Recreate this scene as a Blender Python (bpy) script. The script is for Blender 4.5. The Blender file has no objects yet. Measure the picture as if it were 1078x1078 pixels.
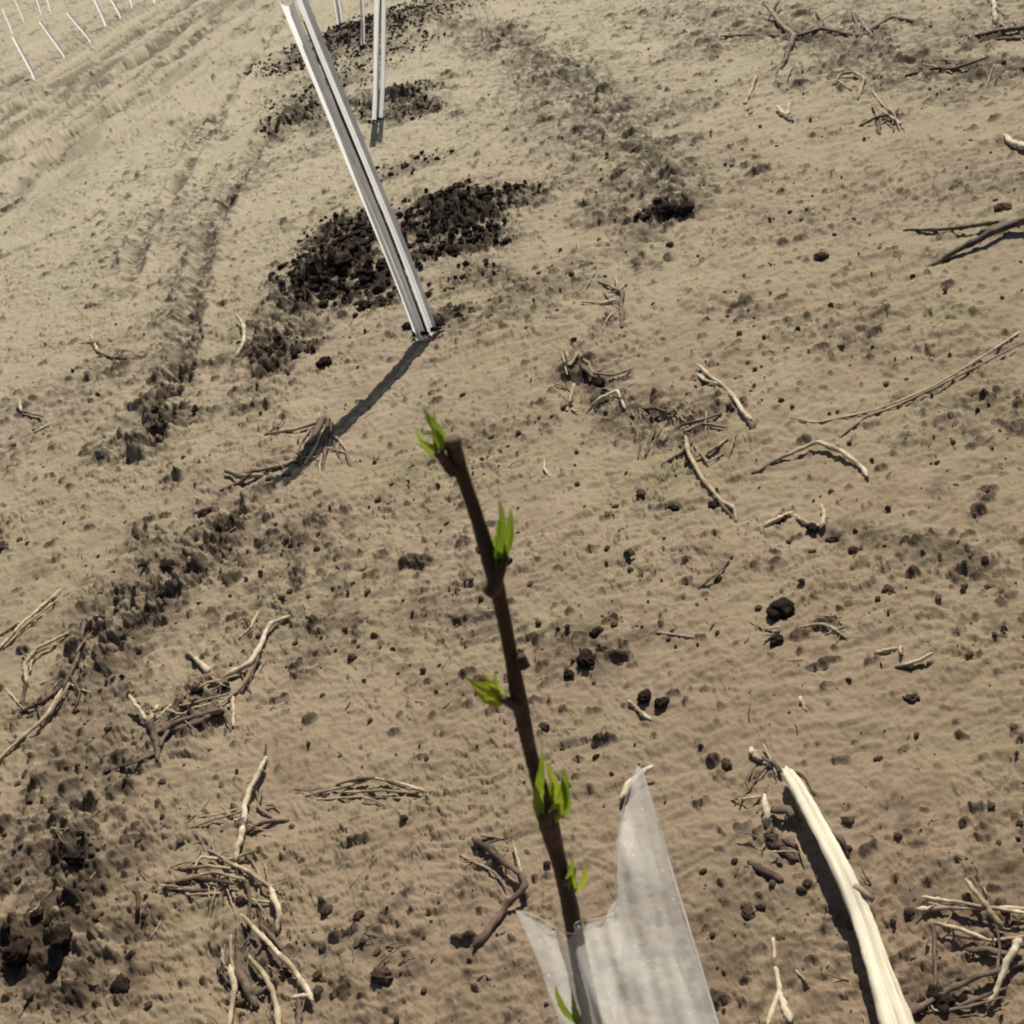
import bpy, math, random
import numpy as np
from concurrent.futures import ThreadPoolExecutor
from mathutils import Vector, Matrix
random.seed(7); rng = np.random.default_rng(7)
S = bpy.context.scene; COL = S.collection

# ------------------------------------------------------------------ camera model
FPX, DEP, ROLL, CH = 1350., math.radians(29.1), math.radians(18), 1.4
F = np.array([0, math.cos(DEP), -math.sin(DEP)])
U0 = np.array([0, math.sin(DEP), math.cos(DEP)]); R0 = np.array([1., 0, 0])
UP = math.cos(ROLL)*U0 + math.sin(ROLL)*R0; RT = math.cos(ROLL)*R0 - math.sin(ROLL)*U0
CAM = np.array([0, 0, CH])
def ray(x, y):
    d = F*FPX + RT*(x-539) + UP*(539-y); return d/np.linalg.norm(d)
def at0(x, y, z=0.):
    d = ray(x, y); return CAM + d*(z-CH)/d[2]
def atY(x, y, Y):
    d = ray(x, y); return CAM + d*Y/d[1]

# ------------------------------------------------------------------ noise
def _h(ix, iy, s):
    n = (ix.astype(np.int64)*374761393 + iy.astype(np.int64)*668265263 + s*974634777) & 0xffffffff
    n = ((n ^ (n >> 13))*1274126177) & 0xffffffff
    n = ((n ^ (n >> 16))*2246822519) & 0xffffffff
    return ((n ^ (n >> 15)) & 0xffffff)/float(0x1000000)
def vn(x, y, s):
    ix = np.floor(x); iy = np.floor(y); fx = x-ix; fy = y-iy
    ux = fx*fx*fx*(fx*(fx*6-15)+10); uy = fy*fy*fy*(fy*(fy*6-15)+10)
    def g(a, b):
        t = _h(ix+a, iy+b, s)*6.2831853
        return np.cos(t)*(fx-a)+np.sin(t)*(fy-b)
    a = g(0,0); b = g(1,0); c = g(0,1); d = g(1,1)
    return ((a+(b-a)*ux)*(1-uy)+(c+(d-c)*ux)*uy)*1.5
def fbm(x, y, s, o=4, gain=.5):
    r = 0; a = 1
    for i in range(o):
        r = r + a*vn(x, y, s+i*17); x = x*2.03+3.1; y = y*2.03+1.7; a *= gain
    return r
def sm(a, b, x):
    t = np.clip((x-a)/(b-a), 0, 1); return t*t*(3-2*t)

# ------------------------------------------------------------------ layout of the ground relief
def PL(*p): return [at0(*q)[:2] for q in p]
TRACKS = [  # line, width, depth
    (PL((0,118),(60,92),(130,45),(200,0),(225,-20)), .22, .10),
    (PL((0,137),(90,97),(160,55),(215,8),(240,-15)), .20, .09),
    (PL((0,168),(60,142),(120,98),(180,62),(235,12),(255,-12)), .16, .07),
    (PL((20,200),(48,170),(75,150),(110,120),(150,95)), .10, .05),
    (PL((0,95),(60,60),(110,30),(150,0)), .24, .09),
    (PL((300,15),(283,43),(262,70),(245,95),(220,143),(190,185),(155,250),(133,303)), .06, .035),
    (PL((330,80),(306,117),(270,160),(250,200),(222,250),(210,300),(200,340),(180,430),(165,470)), .055, .035),
    (PL((0,272),(80,240),(130,210)), .05, .022),
    (PL((640,130),(690,190),(710,225)), .05, .02),
]
ROUGH = [  # line, width, strength
    (PL((440,15),(500,30),(560,60),(610,90),(650,140),(690,190),(710,225)), .17, .95),
    (PL((306,117),(250,200),(207,277),(180,430)), .09, .8),
    (PL((200,385),(170,430),(165,470)), .10, 1.3),
    (PL((235,560),(200,600),(150,650),(100,700)), .10, 1.3),
    (PL((150,555),(160,600),(90,660)), .06, .8),
    (PL((110,700),(60,800),(90,830)), .12, .7),
    (PL((75,870),(85,930),(20,1000),(60,985),(100,1000)), .10, 1.2),(PL((0,900),(40,850),(120,820)), .10, .7),(PL((620,130),(560,60)), .3, .7),(PL((1078,20),(930,40),(700,10)), .45, .6),(PL((730,170),(880,240)), .25, .35),(PL((0,480),(60,440)), .2, .5),(PL((130,250),(250,180)), .4, .45),
    (PL((345,280),(300,350),(280,390)), .12, 1.2),
    (PL((310,130),(330,110),(410,110),(440,115)), .16, 1.2),
    (PL((480,235),(540,215)), .14, 1.2),
    (PL((500,290),(560,300),(520,330),(470,340)), .10, .8),
    (PL((690,430),(730,450),(760,430)), .09, .9),
    (PL((600,390),(640,410)), .06, .9),
    (PL((760,320),(810,330)), .09, .6),
    (PL((890,570),(960,580),(1040,600)), .07, .8),
    (PL((580,670),(640,690)), .05, .8),
    (PL((1078,75),(960,75),(830,30),(740,50)), .22, .9),
    (PL((860,200),(760,190)), .2, .35),
    (PL((430,640),(520,660)), .07, .6),
    (PL((350,660),(440,700)), .06, .4),
]
MOUNDS = [(358,285,.17,.05),(478,238,.17,.045),(300,365,.10,.025),(310,128,.25,.05),(425,108,.26,.07),(378,335,.06,-.01),
    (80,900,.06,.02),(20,1000,.07,.03),(65,985,.06,.02),(300,940,.10,-.005),(240,960,.10,.02),(960,930,.12,.012),
    (700,222,.07,.02),(440,205,.08,.03),(1078,240,.12,.03),(600,80,.4,.05),(520,40,.4,.05),(225,755,.08,.015),(450,352,.05,-.02)]
DAMP = [(450,268,.09,.9),(505,252,.10,.9),(540,208,.08,.7),(475,215,.12,1),(370,270,.20,1),(390,300,.13,1),(350,300,.10,1),(275,375,.04,.9),(400,318,.07,.9),(345,255,.11,.9),(365,235,.13,.9),(345,90,.3,.5),(360,45,.5,.6),(425,20,.5,.5),(350,300,.14,1),(385,240,.12,.9),(300,368,.06,.8),(320,372,.05,.8),(460,215,.13,1),(480,240,.16,1),(520,215,.12,.9),
    (430,250,.10,.8),(310,128,.16,.8),(415,108,.2,.95),(440,118,.12,.8),(430,175,.14,.5),(330,60,.3,.5),(380,30,.4,.7),(400,55,.3,.5),
    (700,224,.07,.9),(455,345,.05,.9),(475,330,.05,.7),(20,1000,.04,.95),(80,905,.035,.85),(65,985,.035,.8),(85,880,.03,.6),(215,755,.05,.6),(270,1010,.05,.5),(185,450,.08,.5),(150,620,.08,.35),
    (990,1060,.05,.5),(200,750,.05,.4),(490,290,.1,.35)]
MOUNDS = [(*at0(a,b)[:2],c,d) for a,b,c,d in MOUNDS]; DAMP = [(*at0(a,b)[:2],c,d) for a,b,c,d in DAMP]

def dline(x, y, pts):
    best = np.full(x.shape, 1e9); 
    for (ax, ay), (bx, by) in zip(pts[:-1], pts[1:]):
        vx, vy = bx-ax, by-ay; t = np.clip(((x-ax)*vx+(y-ay)*vy)/(vx*vx+vy*vy+1e-12), 0, 1)
        best = np.minimum(best, (x-ax-t*vx)**2+(y-ay-t*vy)**2)
    return np.sqrt(best)
def rough_mask(x, y):
    r = .07+.48*sm(.0,.75,fbm(x*1.3+4, y*1.3, 91, 4, .6)); wob = .72*(1+.75*fbm(x*4, y*4, 33, 4, .6))
    for pts, w, s in ROUGH:
        d = dline(x, y, pts)*wob; r = np.maximum(r, s*np.exp(-(d/w)**2*1.2))
    return r
def damp_mask(x, y):
    nz = fbm(x*9, y*9, 55, 5, .7); r = np.zeros(x.shape); spk = sm(.05, .35, fbm(x*38, y*38, 58, 3, .6))
    for cx, cy, w, s in DAMP:
        d = np.sqrt((x-cx)**2+(y-cy)**2)/w; r = np.maximum(r, s*np.maximum(sm(1.15, .6, d+nz*.7), spk*sm(1.9, .7, d+nz*.8)))
    return r
def clods(x, y, cell, seed, rough, prob, hk):
    gx = x/cell; gy = y/cell; ix = np.floor(gx); iy = np.floor(gy); out = np.zeros(x.shape)
    for a in (-1, 0, 1):
        for b in (-1, 0, 1):
            jx = ix+a; jy = iy+b
            cx = jx+.15+.7*_h(jx, jy, seed); cy = jy+.15+.7*_h(jx, jy, seed+1)
            rr = .12+.38*_h(jx, jy, seed+2)**2
            on = _h(jx, jy, seed+3) < prob*rough
            th = _h(jx, jy, seed+4)*3.14; el = .7+.6*_h(jx, jy, seed+5)
            dx = gx-cx; dy = gy-cy; u = dx*np.cos(th)+dy*np.sin(th); v = -dx*np.sin(th)+dy*np.cos(th)
            d2 = (u*el)**2+(v/el)**2
            out = np.maximum(out, on*np.sqrt(np.clip(1-d2/(rr*rr), 0, 1))*rr*cell*hk)
    return out
def relief(x, y):
    R = rough_mask(x, y); D = damp_mask(x, y); r0 = np.sqrt(x*x+y*y)
    wx = x+.02*fbm(x*8, y*8, 3, 2); wy = y+.02*fbm(x*8+9, y*8, 4, 2)
    z = .022*fbm(x*.9, y*.9, 11, 3)*sm(0,2,r0)
    z = z+.0050*fbm(wx*8, wy*14, 21, 4, .6)                      # drifted silt surface
    z = z+.0020*fbm(wx*20+wy*5, wy*62-wx*10, 23, 3, .6)*np.clip(.55+.9*fbm(x*2, y*2, 27, 2),.1,2)
    z = z+.0028*fbm(wx*38, wy*64, 29, 4, .65)+.0022*np.abs(fbm(wx*24, wy*36, 28, 3, .6))
    pm = sm(-.25, .35, fbm(x*2.3, y*2.3, 36, 3)); p1 = fbm(wx*7, wy*12, 37, 5, .6); p2 = fbm(wx*15+5, wy*24, 38, 4, .6)      # broken crust: small scarps
    z = z+pm*(.5+.5*sm(1, 2.6, r0))*(.0065*sm(-.03, .03, p1-.12)+.004*sm(-.03, .03, p2-.25)); SC = pm*(sm(.07, .0, np.abs(p1-.10))+sm(.08, 0, np.abs(p2-.23)))
    for pts, w, dep in TRACKS:
        if w > .09: d = dline(x, y, pts)/w*1.3*(1+.2*fbm(x*2, y*.6, 71, 2)); m = .30+.2*fbm(x*1.5, y*.5, 73, 2)
        else: d = dline(x, y, pts)/w*(1+.35*fbm(x*6, y*4, 71, 2)); m = .55+.6*fbm(x*3.5, y*2.5, 73, 3)
        z = z-dep*.9*m*np.exp(-d*d*2)+dep*.8*m*np.exp(-((d-1.15)/.45)**2)
    for cx, cy, w, hh in MOUNDS:
        d2 = ((x-cx)**2+(y-cy)**2)/(w*w); z = z+hh*.75*np.exp(-d2*1.4)*(1+.7*fbm(x*14, y*14, 81, 3))
    rug = fbm(x*22, y*22, 41, 5, .52); rug2 = np.abs(fbm(x*13, y*13, 43, 4, .5))
    K = np.clip(R, 0, 1.3)
    nr = .55+.45*sm(1.5, 3.5, r0); z = z+nr*(K*K*(.013*rug+.015*rug2)+K*.005*rug+D*(.012*rug+.014*np.abs(fbm(x*30, y*30, 47, 3, .5))))
    nearf = sm(1.2, 2.6, r0+.8*fbm(x*2, y*2, 35, 2)); Rm = np.clip(np.maximum(R*(.45+.55*nearf), D*1.1), 0, 1.2)
    ex = x*.72+.006*fbm(x*30, y*30, 301, 3, .6); ey = y*1.1+.006*fbm(x*30+7, y*30, 302, 3, .6)
    c1 = clods(ex, ey, .075, 101, np.clip(Rm-.25, 0, 1), .40, .55); c2 = clods(ex, ey, .032, 201, Rm, .55, .75); c3 = clods(ex+.3, ey, .014, 301, .22+Rm, .5, 1.0); c4 = clods(ex+.7, ey, .022, 401, .16+.6*Rm, .35, .8); c3 = np.maximum(c3, c4)
    c = np.maximum(np.maximum(c1, c2), c3); c = c*(1+.5*fbm(x*60, y*60, 61, 3, .6))
    ta = at0(0,130); tb = at0(195,5); tv = (tb-ta)[:2]/np.linalg.norm((tb-ta)[:2]); ac = x*tv[1]-y*tv[0]; al = x*tv[0]+y*tv[1]; a0 = ta[0]*tv[1]-ta[1]*tv[0]
    lft = sm(2.2, .6, np.abs(ac-a0-.35)); far = sm(4, 12, r0)                      # wheel tracks run along (al), so the relief is drawn out that way
    z = z+.018*far*(1-lft)*fbm(x*2.5+3, y*2, 77, 3, .5)
    tr = fbm(ac*3.4+.10*fbm(ac*3, al*.6, 79, 2), al*.09, 78, 2, .5); tl = sm(.34, .12, np.abs(tr-.05)); z = z+lft*(.05*tr-.030*tl)
    GR0 = np.zeros(x.shape)
    for pts, w, dep in TRACKS: d = dline(x, y, pts)/w*(1.15+.45*fbm(x*4, y*1.5, 71, 3)); GR0 = np.maximum(GR0, np.exp(-d*d*1.6))
    wet_and_shade = np.clip(np.maximum(GR0*.9, np.clip(R-.25, 0, 1)), 0, 1)*sm(-.12, .32, fbm(x*7, y*5, 57, 5, .7)+.16)
    D = np.maximum(D, .88*wet_and_shade); D = np.maximum(D, .34*np.clip(SC, 0, 1)*sm(-.1, .3, fbm(x*9, y*9, 39, 3)))  # wet crumbs plus painted groove and scarp shade go into the damp value
    D = np.maximum(D, .6*lft*tl*sm(-.6, .1, fbm(x*3, y*.8, 75, 4, .6)))  # rut shade carried by dark colour lines
    D = np.maximum(D, .45*sm(.12, .5, -rug-.1+.35*K)*sm(.1, .5, K))  # shade of the recesses painted in as well
    fade = sm(60, 25, r0)
    return (z+c)*fade, sm(.001, .007, c), D, R
GRID = {}
def hgt(x, y):      # height read back from the ground sheet (bilinear)
    a = math.atan2(x, y+.3); r = math.hypot(x, y+.3); A, Rr, Z = GRID['a'], GRID['r'], GRID['z']
    i = int(np.clip(np.searchsorted(Rr, r)-1, 0, len(Rr)-2)); j = int(np.clip(np.searchsorted(A, a)-1, 0, len(A)-2))
    u = (r-Rr[i])/(Rr[i+1]-Rr[i]); v = (a-A[j])/(A[j+1]-A[j])
    return float((Z[i,j]*(1-v)+Z[i,j+1]*v)*(1-u)+(Z[i+1,j]*(1-v)+Z[i+1,j+1]*v)*u)
def at(px, py):
    p = at0(px, py)
    for _ in range(3): p = at0(px, py, hgt(p[0], p[1]))
    return Vector(p)

# ------------------------------------------------------------------ materials
def mat(name):
    m = bpy.data.materials.new(name); m.use_nodes = True; nt = m.node_tree; return m, nt, nt.nodes['Principled BSDF']
def N(nt, t, **k):
    n = nt.nodes.new(t)
    for a, b in k.items():
        if a in n.inputs: n.inputs[a].default_value = b
        else: setattr(n, a, b)
    return n
def mixc(nt, f, a, b, bt='MIX'):
    n = N(nt, 'ShaderNodeMix', data_type='RGBA', blend_type=bt)
    for s, v in ((0, f), (6, a), (7, b)):
        if hasattr(v, 'links'): nt.links.new(v, n.inputs[s])
        else: n.inputs[s].default_value = v if s == 0 else (*v, 1)
    return n.outputs[2]
def mr(nt, v, a, b, c=0, d=1):
    n = N(nt, 'ShaderNodeMapRange'); n.inputs[1].default_value = a; n.inputs[2].default_value = b; n.inputs[3].default_value = c; n.inputs[4].default_value = d
    nt.links.new(v, n.inputs[0]); return n.outputs[0]
def noise(nt, vec, sc, det=5, ro=.6):
    n = N(nt, 'ShaderNodeTexNoise', Scale=sc, Detail=det, Roughness=ro); nt.links.new(vec, n.inputs['Vector']); return n.outputs[0]

def soil_material():
    m, nt, b = mat('soil'); g = N(nt, 'ShaderNodeNewGeometry').outputs['Position']
    ad = N(nt, 'ShaderNodeAttribute', attribute_name='damp').outputs['Fac']; ac = N(nt, 'ShaderNodeAttribute', attribute_name='clod').outputs['Fac']  # damp: moist soil plus painted groove, scarp and recess shade
    n1 = noise(nt, g, .9, 4); n2 = noise(nt, g, 7, 6, .65); n3 = noise(nt, g, 90, 4, .7); n4 = noise(nt, g, 2.3, 4)
    c = mixc(nt, mr(nt, n1, .35, .65), (.345,.275,.180), (.275,.207,.138))
    c = mixc(nt, mr(nt, n4, .45, .7), c, (.295,.248,.148))
    c = mixc(nt, mr(nt, n2, .45, .75, 0, .55), c, (.165,.115,.072))
    c = mixc(nt, mr(nt, n3, .56, .8, 0, .5), c, (.16,.11,.07))
    c = mixc(nt, mr(nt, n3, .42, .2, 0, .25), c, (.50,.405,.27))
    sx = N(nt, 'ShaderNodeSeparateXYZ'); nt.links.new(g, sx.inputs[0])        # glare painted into the soil colour: darker brown close by, paler further off
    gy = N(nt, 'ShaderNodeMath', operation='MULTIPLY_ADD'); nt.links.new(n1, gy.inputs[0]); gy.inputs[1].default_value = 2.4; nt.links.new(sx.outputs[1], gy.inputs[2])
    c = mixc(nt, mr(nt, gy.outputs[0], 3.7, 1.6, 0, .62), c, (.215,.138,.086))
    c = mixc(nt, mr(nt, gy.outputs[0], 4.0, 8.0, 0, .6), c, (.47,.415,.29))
    c = mixc(nt, mr(nt, ac, 0, 1, 0, .85), c, (.065,.043,.028))
    c = mixc(nt, mr(nt, ad, 0, 1, 0, .93), c, (.022,.013,.009))  # damp soil and painted groove and recess shade share this dark brown
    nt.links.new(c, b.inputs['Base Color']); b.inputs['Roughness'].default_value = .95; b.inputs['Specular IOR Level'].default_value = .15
    bp = N(nt, 'ShaderNodeBump', Strength=.5, Distance=.003); nt.links.new(noise(nt, g, 160, 5, .7), bp.inputs['Height'])
    nt.links.new(bp.outputs[0], b.inputs['Normal']); return m
def simple(name, c1, c2, sc, stretch=(1,1,1), rough=.7, c3=None, bump=.4, spec=.3):
    m, nt, b = mat(name); tc = N(nt, 'ShaderNodeTexCoord').outputs['Generated' if 0 else 'Object']
    mp = N(nt, 'ShaderNodeMapping'); mp.inputs['Scale'].default_value = stretch; nt.links.new(tc, mp.inputs[0])
    n1 = noise(nt, mp.outputs[0], sc, 6, .7); n2 = noise(nt, mp.outputs[0], sc*.25, 3)
    c = mixc(nt, mr(nt, n1, .35, .68), c1, c2)
    if c3: c = mixc(nt, mr(nt, n2, .5, .62), c, c3)
    nt.links.new(c, b.inputs['Base Color']); b.inputs['Roughness'].default_value = rough; b.inputs['Specular IOR Level'].default_value = spec
    bp = N(nt, 'ShaderNodeBump', Strength=bump, Distance=.003); nt.links.new(n1, bp.inputs['Height']); nt.links.new(bp.outputs[0], b.inputs['Normal'])
    return m
M = dict(
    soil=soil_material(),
    clod=simple('clod_soil', (.05,.032,.023), (.11,.075,.05), 60, bump=.9, rough=.95, spec=.1),
    crumb=simple('crumb_soil', (.04,.027,.019), (.14,.10,.068), 25, bump=.6, rough=.95, spec=.1),
    damp=simple('damp_soil', (.012,.007,.006), (.045,.029,.020), 60, bump=.9, rough=.95, spec=.1),
    straw=simple('straw', (.54,.44,.28), (.34,.25,.15), 60, c3=(.30,.22,.13)),
    pale=simple('bleached_stalk', (.68,.59,.42), (.46,.36,.22), 70, c3=(.34,.25,.15)),
    twig=simple('dark_twig', (.10,.065,.042), (.21,.15,.10), 60, c3=(.06,.038,.026)),
    brown=simple('brown_stalk', (.30,.22,.14), (.16,.11,.07), 60, c3=(.40,.31,.20)),
    bark=simple('sapling_bark', (.048,.021,.013), (.022,.010,.007), 160, c3=(.085,.048,.030), bump=.5, rough=.55),
    cut=simple('cut_wood', (.16,.10,.06), (.08,.05,.03), 200),
)
def log_material():
    m, nt, b = mat('weathered_wood'); tc = N(nt, 'ShaderNodeTexCoord').outputs['UV']
    mp = N(nt, 'ShaderNodeMapping'); mp.inputs['Scale'].default_value = (9, 3.5, 1); nt.links.new(tc, mp.inputs[0])
    n1 = noise(nt, mp.outputs[0], 1, 6, .7); n2 = noise(nt, tc, 5, 4)
    c = mixc(nt, mr(nt, n1, .5, .72), (.76,.68,.49), (.46,.34,.19)); c = mixc(nt, mr(nt, n2, .55, .7, 0, .6), c, (.62,.49,.30))
    c = mixc(nt, mr(nt, n1, .63, .70, 0, .85), c, (.14,.09,.05))
    nt.links.new(c, b.inputs['Base Color']); b.inputs['Roughness'].default_value = .6
    bp = N(nt, 'ShaderNodeBump', Strength=.6, Distance=.003, invert=True); nt.links.new(n1, bp.inputs['Height']); nt.links.new(bp.outputs[0], b.inputs['Normal'])
    return m
M['log'] = log_material()
def leaf_material(name, c1, c2):
    m, nt, b = mat(name); tc = N(nt, 'ShaderNodeTexCoord').outputs['Object']
    c = mixc(nt, mr(nt, noise(nt, tc, 120, 4), .35, .65), c1, c2)
    nt.links.new(c, b.inputs['Base Color']); b.inputs['Roughness'].default_value = .45
    tr = N(nt, 'ShaderNodeBsdfTranslucent'); nt.links.new(mixc(nt, .5, c, (.42,.55,.03)), tr.inputs[0])
    mx = N(nt, 'ShaderNodeMixShader', Fac=.5); nt.links.new(b.outputs[0], mx.inputs[1]); nt.links.new(tr.outputs[0], mx.inputs[2])
    nt.links.new(mx.outputs[0], nt.nodes['Material Output'].inputs[0]); return m
M['leaf'] = leaf_material('young_leaf', (.10,.16,.02), (.24,.30,.03)); M['leafdark'] = leaf_material('dark_leaf', (.035,.07,.015), (.07,.12,.02))  # leafdark is a deeper green for some blades
M['leafy'] = leaf_material('yellow_leaf', (.42,.42,.04), (.24,.28,.03))
def film_material(name, fac, col, spots):
    m, nt, b = mat(name); tc = N(nt, 'ShaderNodeTexCoord').outputs['Object']
    n = noise(nt, tc, 30, 4)
    v = N(nt, 'ShaderNodeTexVoronoi', Scale=120.); nt.links.new(tc, v.inputs['Vector'])
    sp = mr(nt, v.outputs['Distance'], .13, .07)
    w = N(nt, 'ShaderNodeTexNoise', Scale=14.); nt.links.new(tc, w.inputs['Vector'])
    mu = N(nt, 'ShaderNodeMath', operation='MULTIPLY'); nt.links.new(sp, mu.inputs[0]); nt.links.new(mr(nt, w.outputs[0], .44, .5), mu.inputs[1])
    c = mixc(nt, mr(nt, n, .3, .7), col, tuple(k*.88 for k in col))
    if spots: c = mixc(nt, mu.outputs[0], c, (.95,.95,.92))  # whitish specks for water drops and glints, painted into the colour
    nt.links.new(c, b.inputs['Base Color']); b.inputs['Roughness'].default_value = .2; b.inputs['Specular IOR Level'].default_value = .5
    bp = N(nt, 'ShaderNodeBump', Strength=.35, Distance=.003); nt.links.new(n, bp.inputs['Height']); nt.links.new(bp.outputs[0], b.inputs['Normal'])
    tl = N(nt, 'ShaderNodeBsdfTranslucent'); nt.links.new(c, tl.inputs[0])
    m1 = N(nt, 'ShaderNodeMixShader', Fac=.8); nt.links.new(b.outputs[0], m1.inputs[1]); nt.links.new(tl.outputs[0], m1.inputs[2])
    tp = N(nt, 'ShaderNodeBsdfTransparent'); m2 = N(nt, 'ShaderNodeMixShader')
    f = mr(nt, n, .3, .7, fac-.06, fac+.06); 
    if spots:
        mxx = N(nt, 'ShaderNodeMath', operation='MAXIMUM'); nt.links.new(f, mxx.inputs[0]); nt.links.new(mu.outputs[0], mxx.inputs[1]); f = mxx.outputs[0]
    nt.links.new(f, m2.inputs[0]); nt.links.new(tp.outputs[0], m2.inputs[1]); nt.links.new(m1.outputs[0], m2.inputs[2])
    nt.links.new(m2.outputs[0], nt.nodes['Material Output'].inputs[0]); return m
M['film'] = film_material('milky_film', .37, (.90,.88,.82), True)
M['guard'] = film_material('white_film', .96, (.97,.96,.93), False)
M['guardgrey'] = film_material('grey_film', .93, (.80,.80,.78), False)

# ------------------------------------------------------------------ builders
def mesh_obj(name, V, Fc, m, parent=None, smooth=True, uvs=None):
    me = bpy.data.meshes.new(name); me.from_pydata([tuple(v) for v in V], [], [tuple(f) for f in Fc])
    if smooth: me.polygons.foreach_set('use_smooth', [True]*len(me.polygons))
    if uvs is not None:
        uv = me.uv_layers.new(name='UVMap'); 
        for l in me.loops: uv.data[l.index].uv = uvs[l.vertex_index]
    me.materials.append(m); o = bpy.data.objects.new(name, me); COL.objects.link(o)
    if parent: o.parent = parent
    return o
def tag(o, label, cat, group=None, kind=None):
    if label: o['label'] = label
    if cat: o['category'] = cat
    if group: o['group'] = group
    if kind: o['kind'] = kind
    return o
def empty(name, loc):
    o = bpy.data.objects.new(name, None); COL.objects.link(o); o.location = loc; o.empty_display_size = .02; return o
def catmull(P, n):
    P = [Vector(p) for p in P]; Q = [P[0]*2-P[1]]+P+[P[-1]*2-P[-2]]; out = []; k = len(P)-1
    for i in range(n+1):
        t = i/n*k; j = min(int(t), k-1); u = t-j; a, b, c, d = Q[j:j+4]
        out.append(.5*((2*b)+(c-a)*u+(2*a-5*b+4*c-d)*u*u+(-a+3*b-3*c+d)*u**3))
    return out
def tube(P, rad, sides=7, seg=None, jit=.12, knots=.0, V=None, Fc=None, uvs=None, flat=1.0, cap=True):
    """tapered, slightly irregular tube along a curve; rad: list matched to P or a number"""
    if V is None: V, Fc = [], []
    seg = seg or max(6, 4*(len(P)-1)); C = catmull(P, seg)
    rl = rad if isinstance(rad, (list, tuple)) else [rad]*len(P); up = Vector((0,0,1)); base = len(V); L = 0
    for i, c in enumerate(C):
        t = i/seg; k = t*(len(rl)-1); j = min(int(k), len(rl)-2); r = rl[j]+(rl[j+1]-rl[j])*(k-j)
        if i: L += (c-C[i-1]).length
        T = (C[min(i+1, seg)]-C[max(i-1, 0)]).normalized(); A = T.cross(up)
        if A.length < .15: A = T.cross(Vector((0,1,0)))
        A.normalize(); B = A.cross(T); rr = r*(1+random.uniform(-knots, knots))
        for s in range(sides):
            a = 2*math.pi*s/sides; q = rr*(1+random.uniform(-jit, jit))
            V.append(c+A*math.cos(a)*q+B*math.sin(a)*q*flat)
            if uvs is not None: uvs.append((abs(s/sides-.5)*2, L))
    for i in range(seg):
        for s in range(sides):
            a = base+i*sides+s; b = base+i*sides+(s+1)%sides; Fc.append((a, b, b+sides, a+sides))
    if cap:
        Fc.append(tuple(base+s for s in reversed(range(sides)))); Fc.append(tuple(base+seg*sides+s for s in range(sides)))
    return V, Fc
def lin(P, n):
    out = []
    for i in range(n+1):
        k = i/n*(len(P)-1); j = min(int(k), len(P)-2); out.append(P[j].lerp(P[j+1], k-j))
    return out
def stem(P, rr, sides, V, Fc):
    """a dry stem: kinked, with thickened joints, flattened and split at the ends"""
    L = sum((P[i+1]-P[i]).length for i in range(len(P)-1)); rm = sum(rr)/len(rr); n = max(10, min(46, int(L/(rm*1.1)))); C = catmull(P, n); C = [c*.35+b*.65 for c, b in zip(C, lin(P, n))]
    ph = random.uniform(0, 9); jt = random.uniform(.18, .4); jx = random.random(); Q = []; R2 = []
    for i, c in enumerate(C):
        t = i/n; o = Vector((math.sin(t*9+ph)+.6*math.sin(t*23+ph*2), math.cos(t*11+ph)+.6*math.sin(t*27+ph), .35*math.sin(t*17+ph)))*rm*.25*math.sin(math.pi*t)**.5
        k = t*(len(rr)-1); j = min(int(k), len(rr)-2); r = rr[j]+(rr[j+1]-rr[j])*(k-j)
        node = math.exp(-(((t+jx) % jt-jt/2)/.025)**2)*.35
        r *= (1+node)*(.92+.16*random.random()); e = min(t, 1-t)
        if e < .04: r *= .55+.45*e/.04
        Q.append(c+o); R2.append(r)
    tube(Q, R2, sides, n, .13, 0, V=V, Fc=Fc, flat=random.uniform(.6, .95))
    b = len(V)-(n+1)*sides; T0 = (Q[1]-Q[0]).normalized(); T1 = (Q[-1]-Q[-2]).normalized()
    for s in range(sides): V[b+s] -= T0*random.uniform(0, 1.6)*rr[0]; V[-1-s] += T1*random.uniform(0, 1.6)*rr[-1]
def px_r(px, py, w):   # radius in metres of something w pixels wide on the ground at that spot
    p = at0(px, py); return .5*w*float((p-CAM)@F)/FPX
def localise(V, o0): return [v-o0 for v in V]

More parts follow.
